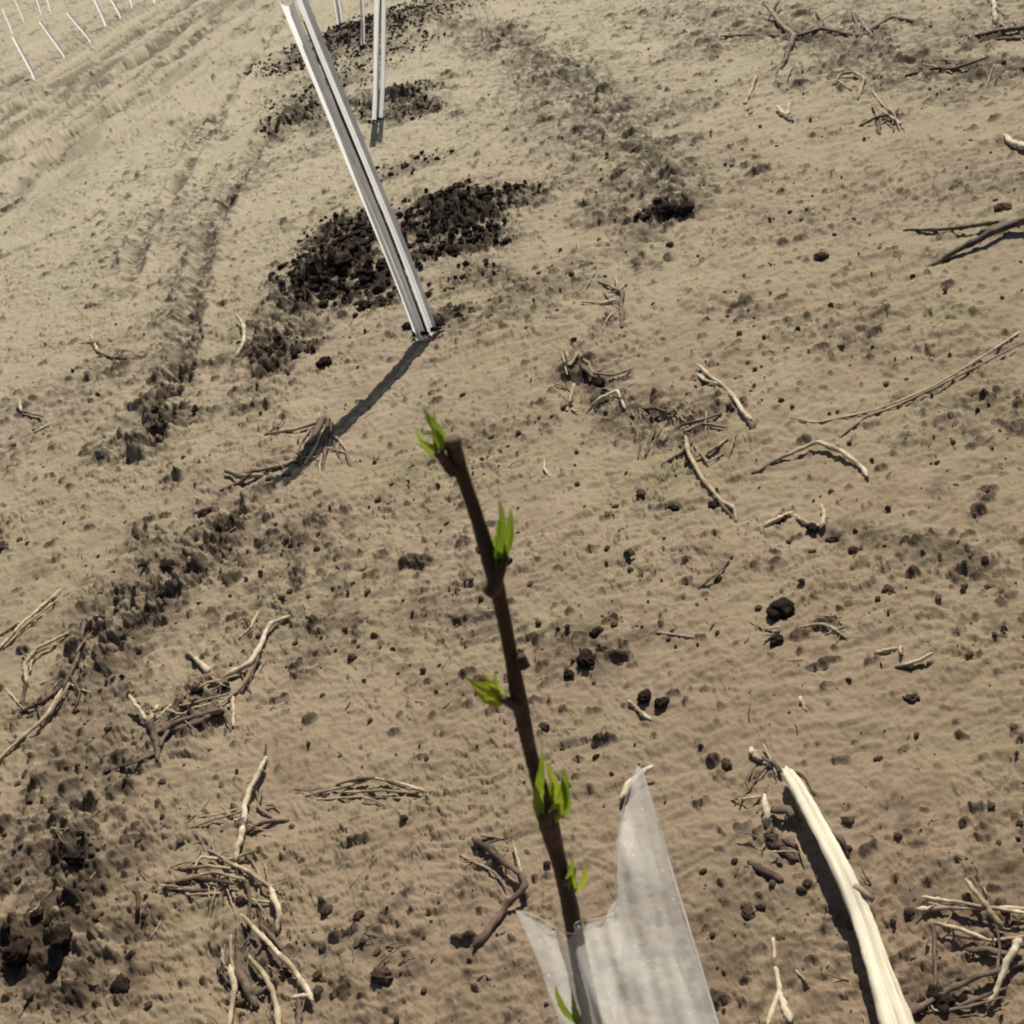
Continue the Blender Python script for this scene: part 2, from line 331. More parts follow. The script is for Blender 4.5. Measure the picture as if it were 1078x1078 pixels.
# ------------------------------------------------------------------ ground
def build_ground():
    c0 = np.array([0., -.3])
    na = 1500; inner = np.linspace(-34, 40, na); left = -34-np.geomspace(.05, 146-.0, 60)[0:]; right = 40+np.geomspace(.05, 139.9, 60)
    ang = np.radians(np.concatenate([left[::-1], inner, right]))
    rad = np.concatenate([[.02,.15,.3,.45,.6,.75,.9], np.geomspace(.98, 9, 1000), np.geomspace(9.05, 40, 170), np.geomspace(42, 900, 24)])
    A, Rr = np.meshgrid(ang, rad); X = c0[0]+np.sin(A)*Rr; Y = c0[1]+np.cos(A)*Rr
    x = X.ravel(); y = Y.ravel(); z = np.empty_like(x); cl = np.empty_like(x); dm = np.empty_like(x)
    def job(i):
        s = slice(i, i+60000); z[s], cl[s], dm[s], _ = relief(x[s], y[s])
    with ThreadPoolExecutor(4) as ex: list(ex.map(job, range(0, len(x), 60000)))
    GRID.update(a=ang, r=rad, z=z.reshape(X.shape))
    nr, nc = X.shape; me = bpy.data.meshes.new('ground'); me.vertices.add(nr*nc)
    co = np.stack([x, y, z], 1).astype(np.float32); me.vertices.foreach_set('co', co.ravel())
    i = np.arange(nr-1)[:, None]*nc+np.arange(nc-1)[None, :]; i = i.ravel()
    q = np.stack([i, i+1, i+nc+1, i+nc], 1)[:, ::-1]
    me.loops.add(q.size); me.loops.foreach_set('vertex_index', q.ravel().astype(np.int32))
    me.polygons.add(len(q)); me.polygons.foreach_set('loop_start', (np.arange(len(q))*4).astype(np.int32)); me.polygons.foreach_set('loop_total', np.full(len(q), 4, np.int32))
    me.polygons.foreach_set('use_smooth', np.ones(len(q), bool))
    for nm, arr in (('clod', cl), ('damp', dm)):  # damp holds moist soil plus painted groove and recess shade
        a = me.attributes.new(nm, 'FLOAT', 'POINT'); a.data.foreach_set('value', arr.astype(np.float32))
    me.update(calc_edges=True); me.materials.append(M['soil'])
    o = bpy.data.objects.new('ground', me); COL.objects.link(o); o['kind'] = 'structure'; o['label'] = 'dry tan silty field soil with wheel tracks and clods'
build_ground()

# ------------------------------------------------------------------ loose crumbs and litter (uncountable)
def ico(sub):
    import bmesh
    bm = bmesh.new(); bmesh.ops.create_icosphere(bm, subdivisions=sub, radius=1); bm.verts.ensure_lookup_table()
    v = np.array([q.co[:] for q in bm.verts]); f = [tuple(w.index for w in q.verts) for q in bm.faces]; bm.free(); return v, f
def scatter_pts(n, near=.9, far=14, power=1.0):
    """random points on the field in front of the walker, denser near, thinned to where the soil is rough"""
    out = []
    while len(out) < n:
        k = 6000; r = near*(far/near)**(rng.random(k)**power); a = np.radians(rng.uniform(-36, 42, k))
        x = np.sin(a)*r; y = np.cos(a)*r-.3; R = np.maximum(rough_mask(x, y), damp_mask(x, y))
        keep = rng.random(k) < np.clip(.06+R*.9, 0, 1)*(.25+.75*sm(1.0, 2.2, y)); out += list(zip(x[keep], y[keep]))
    return out[:n]
def crumbs(name, label, n, smin, smax, m, pts=None, lift=.35):
    v, f = ico(1); f = np.array(f); pts = pts or scatter_pts(n); P = np.array(pts); z = relief(P[:,0], P[:,1])[0]
    V = []; Fc = []
    for i, (x, y) in enumerate(P):
        s = (smin+(smax-smin)*rng.random()**3)*(.45+.55*min(1, max(0, (y-1)/2.2)) if lift > .36 else 1)*(.75 if y > 5 else 1); q = v*(1+rng.uniform(-.28, .28, (len(v), 1)))*s*rng.uniform(.6, 1.35, 3)*[1,1,.75]
        th = rng.uniform(0, 6.28); c, sn = math.cos(th), math.sin(th); q = np.stack([q[:,0]*c-q[:,1]*sn, q[:,0]*sn+q[:,1]*c, q[:,2]], 1)
        Fc.append(f+i*len(v)); V.append(q+[x, y, z[i]+s*lift])
    o = mesh_obj(name, np.concatenate(V), np.concatenate(Fc).tolist(), m, smooth=False)
    return tag(o, label, 'soil crumbs', kind='stuff')
crumbs('soil_crumbs', 'small loose soil crumbs strewn all over the field surface', 7500, .0014, .0085, M['crumb'])
dp = []
for cx, cy, w, s in DAMP:
    for _ in range(int(w*w*s*9000)):
        a = rng.uniform(0, 6.28); r = w*1.6*rng.random()**.7; dp.append((cx+r*math.cos(a), cy+r*math.sin(a)))
crumbs('dug_soil', 'dark damp crumbly soil dug up around the planting holes', 0, .003, .020, M['damp'], pts=dp, lift=.4)
def litter(name, label, n, m, l0, l1, r0):
    V, Fc = [], []
    for x, y in scatter_pts(n, power=.9):
        L = l0+(l1-l0)*random.random()**2.5; a = random.gauss(.6, .8); z = hgt(x, y)+r0; d = Vector((math.cos(a), math.sin(a), random.uniform(-.05, .3)))
        p = Vector((x, y, z)); b = Vector((random.uniform(-1,1), random.uniform(-1,1), .4))*L*.12
        r = r0*random.uniform(.6, 1.5); tube([p, p+d*L*.5+b, p+d*L], [r, r*.9, r*.5], 4, 3, .1, V=V, Fc=Fc)
    return tag(mesh_obj(name, V, Fc, m), label, 'plant litter', kind='stuff')
litter('straw_litter', 'tiny pale straw bits scattered across the bare soil', 950, M['straw'], .006, .05, .0010)
litter('twig_litter', 'tiny dark stem bits scattered across the bare soil', 800, M['twig'], .006, .05, .0011)

# ------------------------------------------------------------------ individual dead stalks lying on the soil
FIB = dict(straw_tangle=14, long_dry_vine=0, root_tangle=10, dark_rootlets=14, spiky_stubble=14, dark_root=6, frayed_stem=10, driftwood_stalk=16, main_straw=8, straw_pile=26, bottom_straw_bundle=12, bent_straw_stalk=6, flat_dead_leaf=5, broken_twig=6, sloping_branch=7, upright_fork=5, arched_straw=3, star_husk=5, thorny_root=6, corner_stub=8, stubby_root=5, crossed_twigs=5, broken_bark=6)
def stalk(name, label, cat, m, lines, group=None, extra=None):
    """lines: list of (pixel waypoints [(x, y, lift_mm)], width_px start, end[, material])"""
    items = []
    x0, y0 = lines[0][0][0][:2]; o0 = at(x0, y0)
    for ln in lines:
        pts, w0, w1 = ln[:3]; mm = ln[3] if len(ln) > 3 else m; P = []; rr = []
        n = len(pts)
        for i, p in enumerate(pts):
            w = w0+(w1-w0)*i/(n-1); r = max(px_r(p[0], p[1], w)*.78, .0008); q = at(p[0], p[1]); lift = p[2]/1000. if len(p) > 2 else 0
            q = at0(p[0], p[1], q.z+r*.7+lift) if lift else np.array(q)+[0, 0, r*.35]
            P.append(Vector(q)); rr.append(r)
        big = max(rr) > .006; V, Fc = [], []
        stem(P, rr, 9 if big else 7, V, Fc); items.append((mm, (V, Fc)))
    for q in range(FIB.get(name, 0)):      # fine torn fibres in the clump
        ln = lines[q % len(lines)][0]; i = random.randrange(len(ln)-1); t = random.random(); w = random.uniform(1.6, 3.2)
        x = ln[i][0]+(ln[i+1][0]-ln[i][0])*t+random.gauss(0, 6); y = ln[i][1]+(ln[i+1][1]-ln[i][1])*t+random.gauss(0, 5); a = random.gauss(math.atan2(ln[i+1][1]-ln[i][1], ln[i+1][0]-ln[i][0]), .7); l = random.uniform(10, 34); P = []
        for u in (-1, 0, 1):
            b = at(x+math.cos(a)*l*u*.5, y+math.sin(a)*l*u*.5+random.uniform(-3, 3)); P.append(b+Vector((0, 0, random.uniform(0, .012))))
        V, Fc = [], []; stem(P, [px_r(x, y, w)*.8]*2+[px_r(x, y, w)*.4], 5, V, Fc); items.append((random.choice(['brown','straw','twig','brown']), (V, Fc)))
    if len(items) == 1:
        mm, (V, Fc) = items[0]; o = mesh_obj(name, localise(V, o0), Fc, M[mm]); o.location = o0
        return tag(o, label, cat, group)
    root = empty(name, o0); tag(root, label, cat, group)
    names = {'pale': 'bleached_stem', 'straw': 'straw_stem', 'twig': 'dark_stem', 'brown': 'brown_stem'}
    for mm, (V, Fc) in items: mesh_obj(names[mm], localise(V, o0), Fc, M[mm], root)
    return root
G = 'dead stalks lying on the bare soil'
ST = [
 ('forked_straw','pale forked straw at the bottom edge between the milky guard and the big log','straw','pale',[([(814,990),(818,1025),(820,1045),(808,1080)],6,8),([(820,1045),(832,1075)],8,12)]),
 ('straw_tangle','tangle of pale and dark stalks right of the big log','dead stalks','pale',[([(968,957,6),(1010,955,10),(1085,957,6)],9,7),([(972,944,12),(1010,950,14),(1085,962,12)],5,5),([(1018,927,14),(1035,950,12),(1052,972,10)],6,9),([(985,972,6),(1010,978,10),(1040,990,8)],6,6),([(1072,990,18),(1060,1015,12),(1040,1060,4)],11,6),([(983,975,6),(985,1010,8),(984,1045,6)],6,5,'twig'),([(960,1068),(1000,1040,6),(1050,1022,10),(1085,1010,4)],9,8,'twig'),([(985,1045,4),(1010,1058,4),(1060,1040,10)],6,5,'twig'),([(1048,965,10),(1052,995,10),(1050,1030,6)],4,4,'twig'),([(1000,985,4),(1040,990,6),(1085,985,4)],4,5,'straw'),([(970,1065,2),(1010,1062,6),(1055,1050,10)],6,4,'twig'),([(1020,1000,4),(1040,1000,4),(1085,1012,4)],10,10,'twig')]),
 ('curved_branch','thick dark curved branch at the right edge under the round clod','branch','twig',[([(980,281),(1010,262,8),(1045,244,14),(1090,228,12)],8,12)]),
 ('thin_twig','thin dark straight twig ending at the round clod near the right edge','twig','twig',[([(952,243),(1000,241,4),(1048,234,4)],4,7)]),
 ('bleached_chip','bright white wood chip at the right edge high in the field','wood chip','pale',[([(1058,143),(1066,150,4),(1080,155,6)],7,11)]),
 ('long_dry_vine','long thin doubled straw sweeping in from the right edge','straw','straw',[([(1085,342),(1040,372,6),(980,408,4),(920,432,4),(860,445),(833,440)],3.5,3),([(1080,360),(1010,395,4),(950,425,4),(910,440),(885,460)],3,4,'brown')]),
 ('bent_stalk','bent stalk with dark left half and bleached right half','dead stalk','brown',[([(794,498),(825,480,4),(860,465,10)],7,7),([(860,465,10),(888,476,8),(905,490,6),(913,501,2)],8,6,'pale')]),
 ('knobbly_straw','pale knobbly straw slanting down right with a dark tip and branched top','straw','pale',[([(735,384,8),(748,396,4),(765,410),(780,430,4),(790,442,4)],5,7),([(735,395),(742,400,8),(755,404,4)],5,3),([(788,440,4),(793,452)],8,7,'twig')]),
 ('curled_straw','pale straw curving down to a small hooked end beside a dark clod','straw','straw',[([(722,460,8),(726,480,6),(740,505,6),(757,525,4),(773,535,6),(775,550)],6,5),([(730,468,4),(745,486,6),(762,478)],3,3,'brown'),([(758,528,2),(770,545,0)],7,5,'twig')]),
 ('split_chip','split pale chip leaning on a dark clod in mid field','wood chip','pale',[([(807,553,2),(818,546,5),(832,540,6)],8,6)]),
 ('looped_chip','looped pale husk with a bright raised end in mid field','husk','pale',[([(838,543,4),(850,551,4),(864,554,2)],5,6),([(864,554,4),(868,545,8),(865,533,10)],8,6)]),
 ('stubby_root','stubby root with a forked right end beside the biggest lone clod','root','straw',[([(843,660,4),(865,657,6),(878,662,4)],4,6),([(875,660,6),(892,672,2)],5,3,'brown'),([(790,655),(805,662,4),(820,660,6)],3,4,'straw'),([(870,668,2),(888,660,8)],4,5,'brown')]),
 ('white_chip','short white chip left of a longer flaky one on the right','wood chip','pale',[([(923,687,2),(942,683,4)],7,7),([(948,680,3),(948,688,3)],5,5)]),
 ('flaky_chip','flaky pale chip with a dark underside right of the short white chip','wood chip','pale',[([(952,700,2),(966,696,6),(980,688,6)],6,5),([(945,703),(960,703,1),(972,700)],6,4,'twig')]),
 ('white_sliver','white sliver lying against the pair of dark clods below mid field','wood sliver','pale',[([(662,738,3),(672,747,3),(684,757,1)],5,5)]),
 ('speck_of_straw','tiny pale upright straw chip on empty soil above the big log','straw','pale',[([(843,735,5),(848,748)],6,6)]),
 ('hollow_stalk','short hollow bleached stalk behind the tip of the milky guard','dead stalk','pale',[([(655,838,6),(668,820,10),(684,808,12)],12,8)]),
 ('husk_pair','pale upright husk left of the top end of the big log','husk','pale',[([(805,840,12),(807,858,8),(811,872)],9,11)]),
 ('white_seed_chip','small oval white chip above the top end of the big log','wood chip','pale',[([(791,791,3),(800,799,3)],10,9)]),
 ('crossed_twigs','thin crossed dark twigs beside the top end of the big log','twigs','twig',[([(812,800,8),(800,815,4),(786,836)],3,3),([(770,842),(790,840,6),(800,838,2)],3,4,'straw'),([(798,795,8),(815,804,8),(822,812,4)],4,5,'twig')]),
 ('bark_strip','dark brown bark strip lying left of the big log','bark','twig',[([(790,908),(802,916,2),(821,927)],10,11)]),
 ('broken_bark','broken dark bark pieces under the upper end of the big log','bark','twig',[([(811,878),(815,893)],14,11),([(818,890),(836,905)],15,12),([(812,852,5),(830,853,10),(838,862,6)],14,14),([(825,885),(843,895)],7,6)]),
 ('thorny_root','root clump with curled rootlets in the upper middle of the field','root','brown',[([(620,293),(640,300,6),(655,307,8)],3,5),([(655,307,8),(654,322,4),(655,345)],6,7,'twig'),([(648,290,10),(650,303,6)],3,4,'straw'),([(632,320,4),(648,316,8)],5,4,'pale'),([(640,330),(645,340)],8,9,'twig')]),
 ('root_tangle','tangle of curled roots wrapped around a dark clod left of centre right','roots','brown',[([(596,370),(600,385,6),(608,372,10),(618,382,4)],4,4),([(605,405),(600,420,4),(597,433)],5,4,'straw'),([(618,435),(630,420,10),(650,411,10),(658,430,2)],4,4,'pale'),([(618,378,4),(624,392,6),(645,395,10),(665,388,2)],4,4),([(655,410,8),(656,432)],5,4,'twig'),([(592,430),(602,422,6)],8,7,'twig'),([(612,384,6),(626,398,6)],8,5,'twig')]),
 ('dark_rootlets','matted dark rootlets above the pale curved straw','roots','twig',[([(672,432),(690,430,8),(708,436,4)],5,4),([(670,455),(675,440,6),(672,428)],5,4),([(680,480),(686,460,6),(690,445,2)],5,5),([(698,490),(715,478,6),(728,466)],6,5),([(700,465),(715,448,8),(740,442,4),(758,436)],6,6),([(690,440,4),(705,434,8),(715,428)],4,3),([(735,485),(755,470,6),(768,460)],5,4,'brown'),([(720,455),(740,446,6),(765,450,2)],4,4,'brown')]),
 ('spiky_stubble','spiky dead stubble clump at the top right of the centre','stubble','brown',[([(806,5,40),(825,28,20),(838,40,4)],5,7),([(835,38,4),(828,60,4),(818,78)],8,4,'twig'),([(838,38,4),(866,30,14),(905,38,4),(920,32)],7,4,'twig'),([(838,40),(880,12,40)],3,2),([(838,45,4),(845,75)],6,3,'twig'),([(815,18,20),(822,10,40)],4,4,'twig'),([(760,38,4),(800,36,8),(835,38,4)],4,4),([(905,38),(940,18,10),(980,28)],5,5,'twig'),([(905,20,30),(918,38,4)],3,4)]),
 ('leaning_straw','pale leaning straw just below the spiky stubble','straw','straw',[([(784,110),(790,95,6),(796,80,12)],6,5)]),
 ('forked_husk','pale forked husk on dark crumbs below the spiky stubble','husk','pale',[([(818,112,4),(828,122),(831,108,14)],5,6),([(822,120),(834,128)],8,6,'twig')]),
 ('star_husk','star shaped husk with a bright point in the upper right','husk','brown',[([(905,133),(922,124,6),(935,118,4)],4,6,'twig'),([(924,128,4),(926,142)],6,4,'twig'),([(930,118,8),(948,130,2)],5,4,'pale'),([(918,108,12),(925,125,4)],3,4,'brown'),([(930,122,4),(946,120,4)],6,4,'twig')]),
 ('bent_rootlet','arched brown rootlet between the leaning straw and the star husk','root','brown',[([(878,90),(885,78,10),(898,76,14),(910,82,8),(903,104)],5,4),([(882,85,4),(896,95)],4,3)]),
 ('dark_root','long dark root lying flat near the top right corner','root','twig',[([(955,80),(985,72,6),(1005,72,4),(1040,60,6)],6,4),([(1040,78),(1060,70,4),(1085,72)],5,5)]),
 ('corner_stub','pale upright stub with dark debris in the top right corner','stubble','straw',[([(1046,2,40),(1048,24)],6,7,'pale'),([(1030,38),(1055,32,6),(1085,28,4)],7,8,'twig'),([(1010,45),(1032,34,8)],3,4),([(1050,42),(1085,40,4)],6,6,'twig')]),
 ('hooked_straw','pale hooked straw left of the dug soil','straw','pale',[([(250,332,14),(257,345,8),(256,360,4),(249,376)],5,6)]),
 ('left_rootlet','thin bent rootlet with a dark end in the upper left','root','brown',[([(85,362),(97,360,6),(103,370,4),(118,376,2)],4,4),([(95,352,10),(103,370,4)],3,4,'pale'),([(112,376),(140,379)],5,5,'twig')]),
 ('shaded_stub','dark stub with a pale edge left of the end of the guard shadow','stub','twig',[([(232,517),(252,508,4),(262,500,4)],5,8),([(237,496,8),(250,500,8),(262,497,4),(295,492)],5,6),([(252,502,4),(276,500,4)],9,5,'brown')]),
 ('frayed_stem','frayed dead stem ending in rootlets in the shadow of the white guard','dead stem','twig',[([(282,457),(310,452,4),(338,444,4)],5,5,'brown'),([(340,440,6),(325,468,4),(316,490)],12,6),([(345,442,6),(343,468,4),(340,492)],8,5),([(345,442,6),(332,470,6),(322,488)],4,4,'straw'),([(350,445,6),(352,470,4),(360,487)],3,3),([(297,492),(318,484,4)],6,5),([(340,470,4),(365,478,2),(370,490)],3,3,'brown'),([(318,470,4),(321,488)],3,2,'pale')]),
 ('small_curl','small pale curled straw on bare soil right of the cut stem top','straw','pale',[([(573,483,4),(573,493,5),(579,502)],3,3)]),
 ('edge_straw_pair','two long pale straws crossing at the left edge','straws','pale',[([(-6,688),(25,655,6),(64,620,4)],6,4),([(5,682),(30,655,8),(60,632,4)],4,3,'straw'),([(-5,672),(20,655,4)],4,4,'straw')]),
 ('arched_straw','pale arched straw with a dark trailing end near the left edge','straw','straw',[([(28,718,4),(26,700,14),(38,683,14),(72,666,2)],7,5),([(32,706,8),(34,690,10),(50,682,4)],3,3),([(27,718,2),(20,757)],5,4,'twig')]),
 ('sloping_branch','long sloping branch, dark above and pale below, at the left edge','branch','straw',[([(-8,806),(25,775,4),(50,752,6),(66,725,6)],5,6),([(66,725,6),(82,690,8),(89,652,2)],7,6,'twig'),([(22,750),(45,738,4),(66,722,4)],5,6,'twig'),([(74,712,6),(84,728,2),(77,750)],5,3,'twig'),([(76,715,4),(55,748,4),(42,772)],5,4,'brown')]),
 ('white_fang','pale fang shaped chip left of the branched driftwood stalk','wood chip','pale',[([(199,688,4),(208,695,5),(219,706,3)],4,9),([(197,689),(212,703)],7,6,'twig')]),
 ('driftwood_stalk','branched bleached stalk with matted brown straw below it, left of the sapling','dead stalk','pale',[([(304,649,2),(285,656,6),(275,678,8),(262,698,10),(234,714,4)],5,9),([(272,644,6),(264,660,4),(252,672)],5,3,'straw'),([(234,714,4),(215,720,6),(190,735,4)],4,3,'brown'),([(268,695,4),(255,722,6),(230,742,4)],6,4,'brown'),([(272,690,4),(262,718,2),(240,740)],5,4,'twig'),([(200,722),(225,718,8),(258,708,4)],4,3,'straw'),([(185,745),(220,736,8),(252,728,2)],5,3,'brown'),([(170,772),(195,757,8),(228,748,2)],10,8,'twig'),([(178,760,4),(205,745,8),(235,738)],4,4,'straw'),([(180,770),(205,762,4),(225,752)],11,9,'twig'),([(245,735,4),(246,765)],6,5,'straw')]),
 ('upright_fork','forked stub with white tips and a dark base, below the driftwood stalk','stubble','pale',[([(136,732,30),(146,746,18),(153,757,8)],5,6),([(165,745,16),(160,752,10),(156,760,6)],7,7),([(180,742,10),(165,756,10)],4,4,'straw'),([(156,758,6),(164,778,4),(166,800)],9,7,'twig'),([(164,794),(140,803,4),(112,812)],6,4,'twig'),([(168,785,2),(180,762,6)],7,5,'twig')]),
 ('main_straw','long bright straw standing out of the lower left straw pile','straw','pale',[([(280,783,2),(279,800,6),(268,817,12)],3,5,'twig'),([(279,799,12),(266,825,14),(257,848,12),(257,866,8)],7,9),([(256,870,8),(251,888,10),(248,906,4)],9,8),([(200,872),(228,862,4),(256,854,6)],3,4,'brown'),([(195,862),(225,858,4),(250,852,4)],2,3,'straw'),([(260,875,4),(280,865,4),(303,864)],7,5,'twig'),([(275,830,8),(272,850,4),(285,860)],4,5,'brown'),([(255,862,4),(256,874,4)],10,10,'twig')]),
 ('straw_pile','matted pile of brown and pale straw in the lower left','straw pile','brown',[([(178,930),(210,925,8),(245,930,8)],8,5,'twig'),([(180,938),(215,938,6),(250,938,4)],5,4,'twig'),([(188,915),(220,912,10),(250,915,8)],6,4),([(205,912,4),(212,902,10),(228,904,8)],4,5,'straw'),([(195,925,4),(225,918,12),(258,926,8)],4,4,'straw'),([(220,895,4),(240,905,10),(270,895,4)],4,4),([(235,905,6),(262,918,14),(285,935,12),(293,960,8)],5,6,'straw'),([(285,935,12),(293,958,10),(292,980,2)],9,7,'pale'),([(252,915,8),(262,940,8),(262,985,4)],5,6,'twig'),([(245,940,6),(248,945,10),(285,950,4)],4,4),([(262,985,4),(259,1010)],6,5,'twig'),([(270,950,4),(278,985,4),(270,1005)],5,6,'twig'),([(275,975),(290,990,4),(297,1000)],7,5,'twig'),([(188,935),(200,942,4),(240,940)],4,4,'brown'),([(265,905,4),(275,925,6),(270,945)],4,3,'brown')]),
 ('crooked_pale_stick','crooked pale stick slanting right below the straw pile','stick','pale',[([(255,964,10),(280,990,12),(305,1015,12),(322,1040,10),(328,1052,6)],6,8),([(325,1048,6),(308,1050,8)],7,6),([(314,1052,6),(315,1085,2)],8,8,'twig')]),
 ('bent_straw_stalk','bent straw stalk running off the bottom edge below the straw pile','straw','straw',[([(263,1008,8),(280,1030,10),(291,1055,8),(294,1085,4)],6,10),([(258,1000,2),(275,1018,4),(308,1024,2)],4,5,'twig'),([(286,1050,2),(286,1085)],4,6,'twig')]),
 ('bottom_straw_bundle','bundle of short straws standing at the bottom edge in the lower left','straws','straw',[([(243,985,10),(243,1010,10),(248,1035,6),(240,1085,4)],5,8),([(234,1000),(236,1020,6),(246,1040,4)],4,4,'brown'),([(250,1020,4),(262,1045,4),(270,1060)],16,10,'twig'),([(242,1020,10),(247,1042,4),(244,1060,4)],9,8,'pale'),([(250,1058),(265,1050,4),(280,1040,4)],10,8,'twig')]),
 ('flat_dead_leaf','flat folded dead leaf blade lying left of the sapling','dead leaf','brown',[([(323,838),(355,830,4),(385,822,6)],4,5),([(355,826),(380,820,8),(400,819,10),(430,830,6)],4,7,'twig'),([(395,819,10),(425,826,8),(447,833,4)],4,6,'pale'),([(335,842),(380,839,2),(440,841)],4,3),([(360,835),(400,832,6),(440,835,4)],5,4,'brown')]),
 ('broken_twig','broken dark twig with a thick bark end left of the milky guard','twig','twig',[([(500,884,4),(515,895,8),(530,907,12),(549,921,16)],10,8),([(484,900,2),(500,908,4),(520,918,4),(534,936,6)],4,3,'brown'),([(549,920,18),(551,933,14),(528,962,4),(503,994)],7,12),([(540,885,14),(545,905,14),(552,928,14)],3,4,'straw'),([(515,887,8),(535,882,10)],3,3)]),  # the thickening dark stem stands in for the twig's cast shadow
 ('dead_stub','dark upright dead stub in the lower left','stub','twig',[([(140,938,8),(145,940,8),(145,955,2),(144,968)],6,6)]),
 ('left_edge_husk','small pale husk with dark stems at the upper left edge','husk','straw',[([(18,422,10),(22,432,4),(45,438,4)],4,4,'brown'),([(20,420,12),(22,432,4)],4,4,'pale'),([(38,455),(52,447,4)],4,4,'pale')]),
 ('small_loose_straw','short loose straw near the lower left corner','straw','straw',[([(20,975),(32,962,6),(40,955,4)],6,5)]),
 ('thin_shadow_twig','thin dark twig slanting in open soil right of the sapling','twig','twig',[([(735,620),(752,606,5),(768,590,2)],3,4)]),
 ('small_brown_sliver','thin brown sliver lying level right of the sapling','wood sliver','brown',[([(690,666),(710,668,3),(733,672)],3,4)]),
 ('short_curl_root','short curled root left of the forked straw at the bottom','root','straw',[([(838,1022),(846,1030,3),(852,1040)],4,4)]),
]
for r in ST: stalk(*r[:4], r[4], G)

# ------------------------------------------------------------------ the big bleached log
def log_tube(P, rr, V, Fc, uv):
    sides, seg = 30, 120; C = catmull(P, seg); prof = [1+.20*math.cos(3*a-1.2)+.05*math.cos(5*a+2) for a in [2*math.pi*s/sides for s in range(sides)]]; L = 0
    for i, c in enumerate(C):
        t = i/seg; k = t*(len(rr)-1); j = min(int(k), len(rr)-2); r = rr[j]+(rr[j+1]-rr[j])*(k-j)
        if i: L += (c-C[i-1]).length
        r *= 1+.04*math.sin(L*31)+.02*math.sin(L*143+1)+.10*math.exp(-((L-.075)/.004)**2)
        if t < .03: r *= .55+.45*t/.03
        T = (C[min(i+1, seg)]-C[max(i-1, 0)]).normalized(); A = T.cross(Vector((0,0,1))).normalized(); B = A.cross(T)
        for s in range(sides):
            a = 2*math.pi*s/sides; q = r*prof[s]*(1+.02*math.sin(a*9+L*30)+.02*random.uniform(-1,1))
            gx = float(fbm(np.array([s*.5]), np.array([L*9]), 5, 3)[0]); q *= 1+.07*gx
            g = ((a-1.9-.5*math.sin(L*5)) + math.pi) % (2*math.pi)-math.pi      # the long split
            q *= 1-.22*math.exp(-(g/.13)**2)*(.4+.6*sm(.1,.2,L))
            V.append(c+A*math.cos(a)*q+B*math.sin(a)*q*.85-(T*random.uniform(0,.012) if i == 0 else T*0)); uv.append((abs(s/sides-.5)*2, L))
    for i in range(seg):
        for s in range(sides): a = i*sides+s; b = i*sides+(s+1)%sides; Fc.append((a, b, b+sides, a+sides))
    Fc.append(tuple(reversed(range(sides)))); Fc.append(tuple(seg*sides+s for s in range(sides)))
def build_log():
    px = [(828,812,13,26),(840,830,17,30),(862,870,20,31),(887,918,22,30),(907,965,25,26),(925,1018,30,22),(944,1076,37,15),(976,1170,44,8)]
    P = []; rr = []
    for x, y, w, l in px:
        r = px_r(x, y, w)*.84; q = at(x, y); P.append(Vector(at0(x, y, q.z+r+l*.6/1000))); rr.append(r)
    o0 = P[0].copy(); o0.z = 0; root = empty('bleached_log', o0); tag(root, 'thick bleached white stick with a long split, lying at the lower right', 'log')
    V, Fc, uv = [], [], []; log_tube(P, rr, V, Fc, uv)
    mesh_obj('trunk', localise(V, o0), Fc, M['log'], root, uvs=uv)
    V, Fc = [], []
    a = at0(897,933,.05); tube([Vector(at0(896,932,.045)), Vector(at0(905,937,.05)), Vector(at0(919,948,.045))], [.006,.0055,.004], 7, 6, .15, V=V, Fc=Fc)
    mesh_obj('knot', localise(V, o0), Fc, M['brown'], root)
    V, Fc = [], []
    tube([Vector(at0(826,810,.035)), Vector(at0(846,816,.036)), Vector(at0(858,838,.02))], [.003,.005,.0025], 6, 8, .2, V=V, Fc=Fc)
    mesh_obj('loose_bark', localise(V, o0), Fc, M['brown'], root)
    V, Fc = [], []; tube([Vector(at0(868,876,.03)), Vector(at0(884,884,.03)), Vector(at0(893,905,.012))], [.004,.006,.003], 6, 8, .2, V=V, Fc=Fc)
    mesh_obj('loose_bark', localise(V, o0), Fc, M['twig'], root)
build_log()

